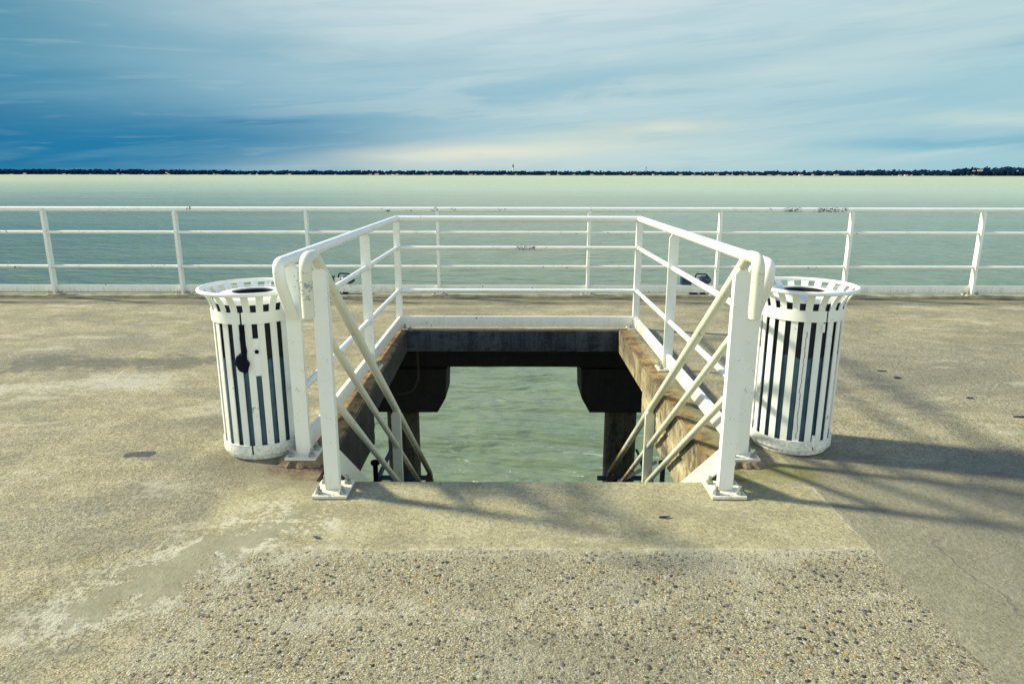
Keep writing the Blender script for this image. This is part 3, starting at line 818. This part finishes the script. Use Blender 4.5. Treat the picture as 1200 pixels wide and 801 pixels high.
# ------------------------------------------------------------------ small scraps on the deck
def scrap(x, y, l, w, a, label, mat=None):
    bm = bmesh.new(); n = 10; rnd = random.Random(int(x * 100) + 500)
    A = [bm.verts.new((l * math.cos(2 * math.pi * i / n) * rnd.uniform(.75, 1.1), w * math.sin(2 * math.pi * i / n) * rnd.uniform(.6, 1.1), .004 + rnd.uniform(0, .006))) for i in range(n)]
    B = [bm.verts.new((v_.co.x, v_.co.y, v_.co.z - .003)) for v_ in A]
    bm.faces.new(A); bm.faces.new(B[::-1])
    for i in range(n): bm.faces.new((A[i], B[i], B[(i + 1) % n], A[(i + 1) % n]))
    o = obj('dead_leaf', bm, mat or M['timber_scrap'], loc=(x, y, .001)); o.rotation_euler = (0, 0, a)
    tag(o, label, 'leaf', 'dark scraps lying on the deck')
scrap(2.91, 5.17, .040, .016, -.2, 'dark curled leaf right of the right litter bin, farthest of the scraps')
scrap(2.93, 4.98, .032, .018, .1, 'short dark leaf right of the right litter bin, second farthest scrap')
scrap(3.17, 4.50, .030, .014, .1, 'dark scrap on the open deck at mid right')
scrap(.688, 2.80, .030, .008, 0, 'thin dark sliver on the smooth concrete before the stairwell')
scrap(3.25, 4.12, .06, .010, 0, 'long thin dark streak of debris near the right edge')
scrap(-.83, 2.62, .020, .009, -.4, 'small blue-green scrap in front of the left stair post', M['blue_steel'])

# ------------------------------------------------------------------ the far shore
YS = 3000
def crest(px):    # tree-top height in metres above the water by direction (target pixel column)
    pts = [(-200, 30), (0, 30), (150, 29), (300, 25), (600, 25), (800, 23), (930, 25), (1040, 33), (1090, 31), (1130, 46), (1200, 45), (1400, 52)]
    for (a, ha), (b_, hb) in zip(pts, pts[1:]):
        if a <= px <= b_: return ha + (hb - ha) * (px - a) / (b_ - a)
    return 24
bm = bmesh.new(); prev = None
for i in range(241):
    px = -200 + 1600 * i / 240; x = (px - 600) / 800 * YS
    h = crest(px)
    ring = [bm.verts.new(p) for p in ((x, YS - 46 + 14 * math.sin(px * .05), WL - .6), (x, YS - 6, WL + 1.6), (x, YS + 30, WL + 3), (x, YS + 140, WL + h * .45), (x, YS + 600, WL + h * .55))]
    if prev:
        for a in range(4): bm.faces.new((prev[a], ring[a], ring[a + 1], prev[a + 1]))
    prev = ring
tag(obj('far_shore', bm, M['sand'], smooth=True), 'low sandy shore across the water', kind='structure')
base = bmesh.new(); bmesh.ops.create_icosphere(base, subdivisions=1, radius=1)
bv = [v_.co.copy() for v_ in base.verts]; bf = [[v_.index for v_ in f.verts] for f in base.faces]; base.free()
verts, faces = [], []
rnd = random.Random(11)
for i in range(5200):
    px = rnd.uniform(-180, 1380); dep = rnd.random() ** 1.3
    y = YS + 22 + dep * 150; x = (px - 600) / 800 * y
    wv = math.sin(px * .19) * math.sin(px * .071 + 1) * .05 + math.sin(px * .53 + 2) * .03
    h = crest(px) * (.60 + .42 * dep + wv) * rnd.uniform(.80, .98)
    r = rnd.uniform(3.2, 7.5); rz = rnd.uniform(.5, .9) * r
    for z, rr in ((WL + h - rz, 1.0), (WL + h * .5, .9)):
        o = len(verts)
        for p in bv:
            k = rnd.uniform(.8, 1.2)
            verts.append((x + p.x * r * k * rr, y + p.y * r * k, z + p.z * (rz if rr == 1 else h * .42) * k))
        faces += [[o + a for a in f] for f in bf]
me = bpy.data.meshes.new('pine_forest'); me.from_pydata(verts, [], faces); me.materials.append(M['forest'])
o = bpy.data.objects.new('pine_forest', me); C.objects.link(o)
tag(o, 'dark line of pine woods along the far shore', 'forest', kind='stuff')

def house_mesh(w, d, h, rh):
    bm = bmesh.new(); add_prism(bm, [(-d / 2, 0), (d / 2, 0), (d / 2, h), (-d / 2, h)], 'x', -w / 2, w / 2)
    n0 = len(bm.faces); bm.faces.ensure_lookup_table()
    add_prism(bm, [(-d / 2 - .5, h + .02), (d / 2 + .5, h + .02), (0, h + rh)], 'x', -w / 2 - .5, w / 2 + .5)
    bm.faces.ensure_lookup_table()
    for f in bm.faces[n0:]: f.material_index = 1
    return bm
protos = [obj('shore_house', house_mesh(*a), [M['house'], M['house_roof']]) for a in ((13, 9, 4.2, 2.6), (20, 10, 6.0, 3.0), (9, 8, 5.5, 2.4))]
hp = [45, 88, 150, 205, 208, 262, 300, 345, 400, 438, 447, 455, 470, 502, 508, 520, 553, 559, 566, 640, 655, 672, 690, 704, 722, 741, 762, 770, 790, 806, 822, 834, 846, 858, 866, 880, 893, 904, 915, 921, 927, 941, 955, 968, 1003, 1042, 1049, 1056, 1127, 1131, 1176]
for i, px in enumerate(hp):
    p = protos[i % 3]; o = p if i < 3 else p.copy()
    if i >= 3: C.objects.link(o)
    up = px in (1127, 1131, 1176, 205)
    y = YS + (8 if not up else 14) + rnd.uniform(-4, 6); x = (px - 600 + rnd.uniform(-2, 2)) / 800 * y
    o.location = (x, y, WL + (2.0 if not up else (22 if px > 1100 else 9)))
    if up: o.location.y = YS + 20
    o.rotation_euler = (0, 0, rnd.uniform(-.3, .3)); k = rnd.uniform(.6, .95); o.scale = (k, k, k * rnd.uniform(.8, 1.1))
    lab = 'small pale house at the foot of the dark woods on the far shore'
    if up: lab = 'pale house high among the trees of the far shore'
    tag(o, lab, 'house', 'houses on the far shore')

t = thing('lighthouse', 'tall white lighthouse with dark top above the far woods, straight ahead', 'lighthouse', (3.5, YS + 130, WL))
obj('tower', lathe([(0, 0), (4.2, 0), (2.6, 36), (0, 36)], 20), simple('lighthouse_white', (.62, .70, .70), .7, 0, .05, 1, 0), t, smooth=True)
obj('lantern_room', lathe([(0, 36.1), (3.0, 36.1), (3.2, 40), (3.9, 40.4), (3.9, 41.4), (2.5, 41.6), (2.5, 47.5), (3.0, 47.7), (0, 51.5)], 20), M['lantern'], t, smooth=True)
t = thing('mast_tower', 'thin grey mast tower above the far woods right of the lighthouse', 'tower', ((752 - 600) / 800 * (YS + 100), YS + 100, WL))
M['mast'] = simple('mast_grey', (.16, .20, .22), .7, 0, .1, 1, 0)
obj('shaft', lathe([(0, 0), (1.6, 0), (1.2, 34), (0, 34)], 12), M['mast'], t, smooth=True)
obj('head', lathe([(0, 34.1), (2.2, 34.1), (2.2, 39), (.6, 39.3), (.6, 42), (0, 42)], 12), M['mast'], t, smooth=True)
t = thing('pine_tree', 'lone pine standing taller than the woods at the right of the far shore', 'tree', ((934 - 600) / 800 * YS, YS + 20, WL + 2))
obj('trunk', lathe([(0, 0), (.8, 0), (.4, 20), (0, 20)], 8), M['forest'], t)
bm = bmesh.new()
for k in range(9):
    q_ = bmesh.ops.create_icosphere(bm, subdivisions=1, radius=rnd.uniform(2.4, 4))
    off = Vector((rnd.uniform(-6, 5), rnd.uniform(-2, 2), 19 + rnd.uniform(-5, 5)))
    for v_ in q_['verts']: v_.co = Vector((v_.co.x * 1.2, v_.co.y, v_.co.z * .7)) * rnd.uniform(.85, 1.15) + off
obj('crown', bm, M['forest'], t)
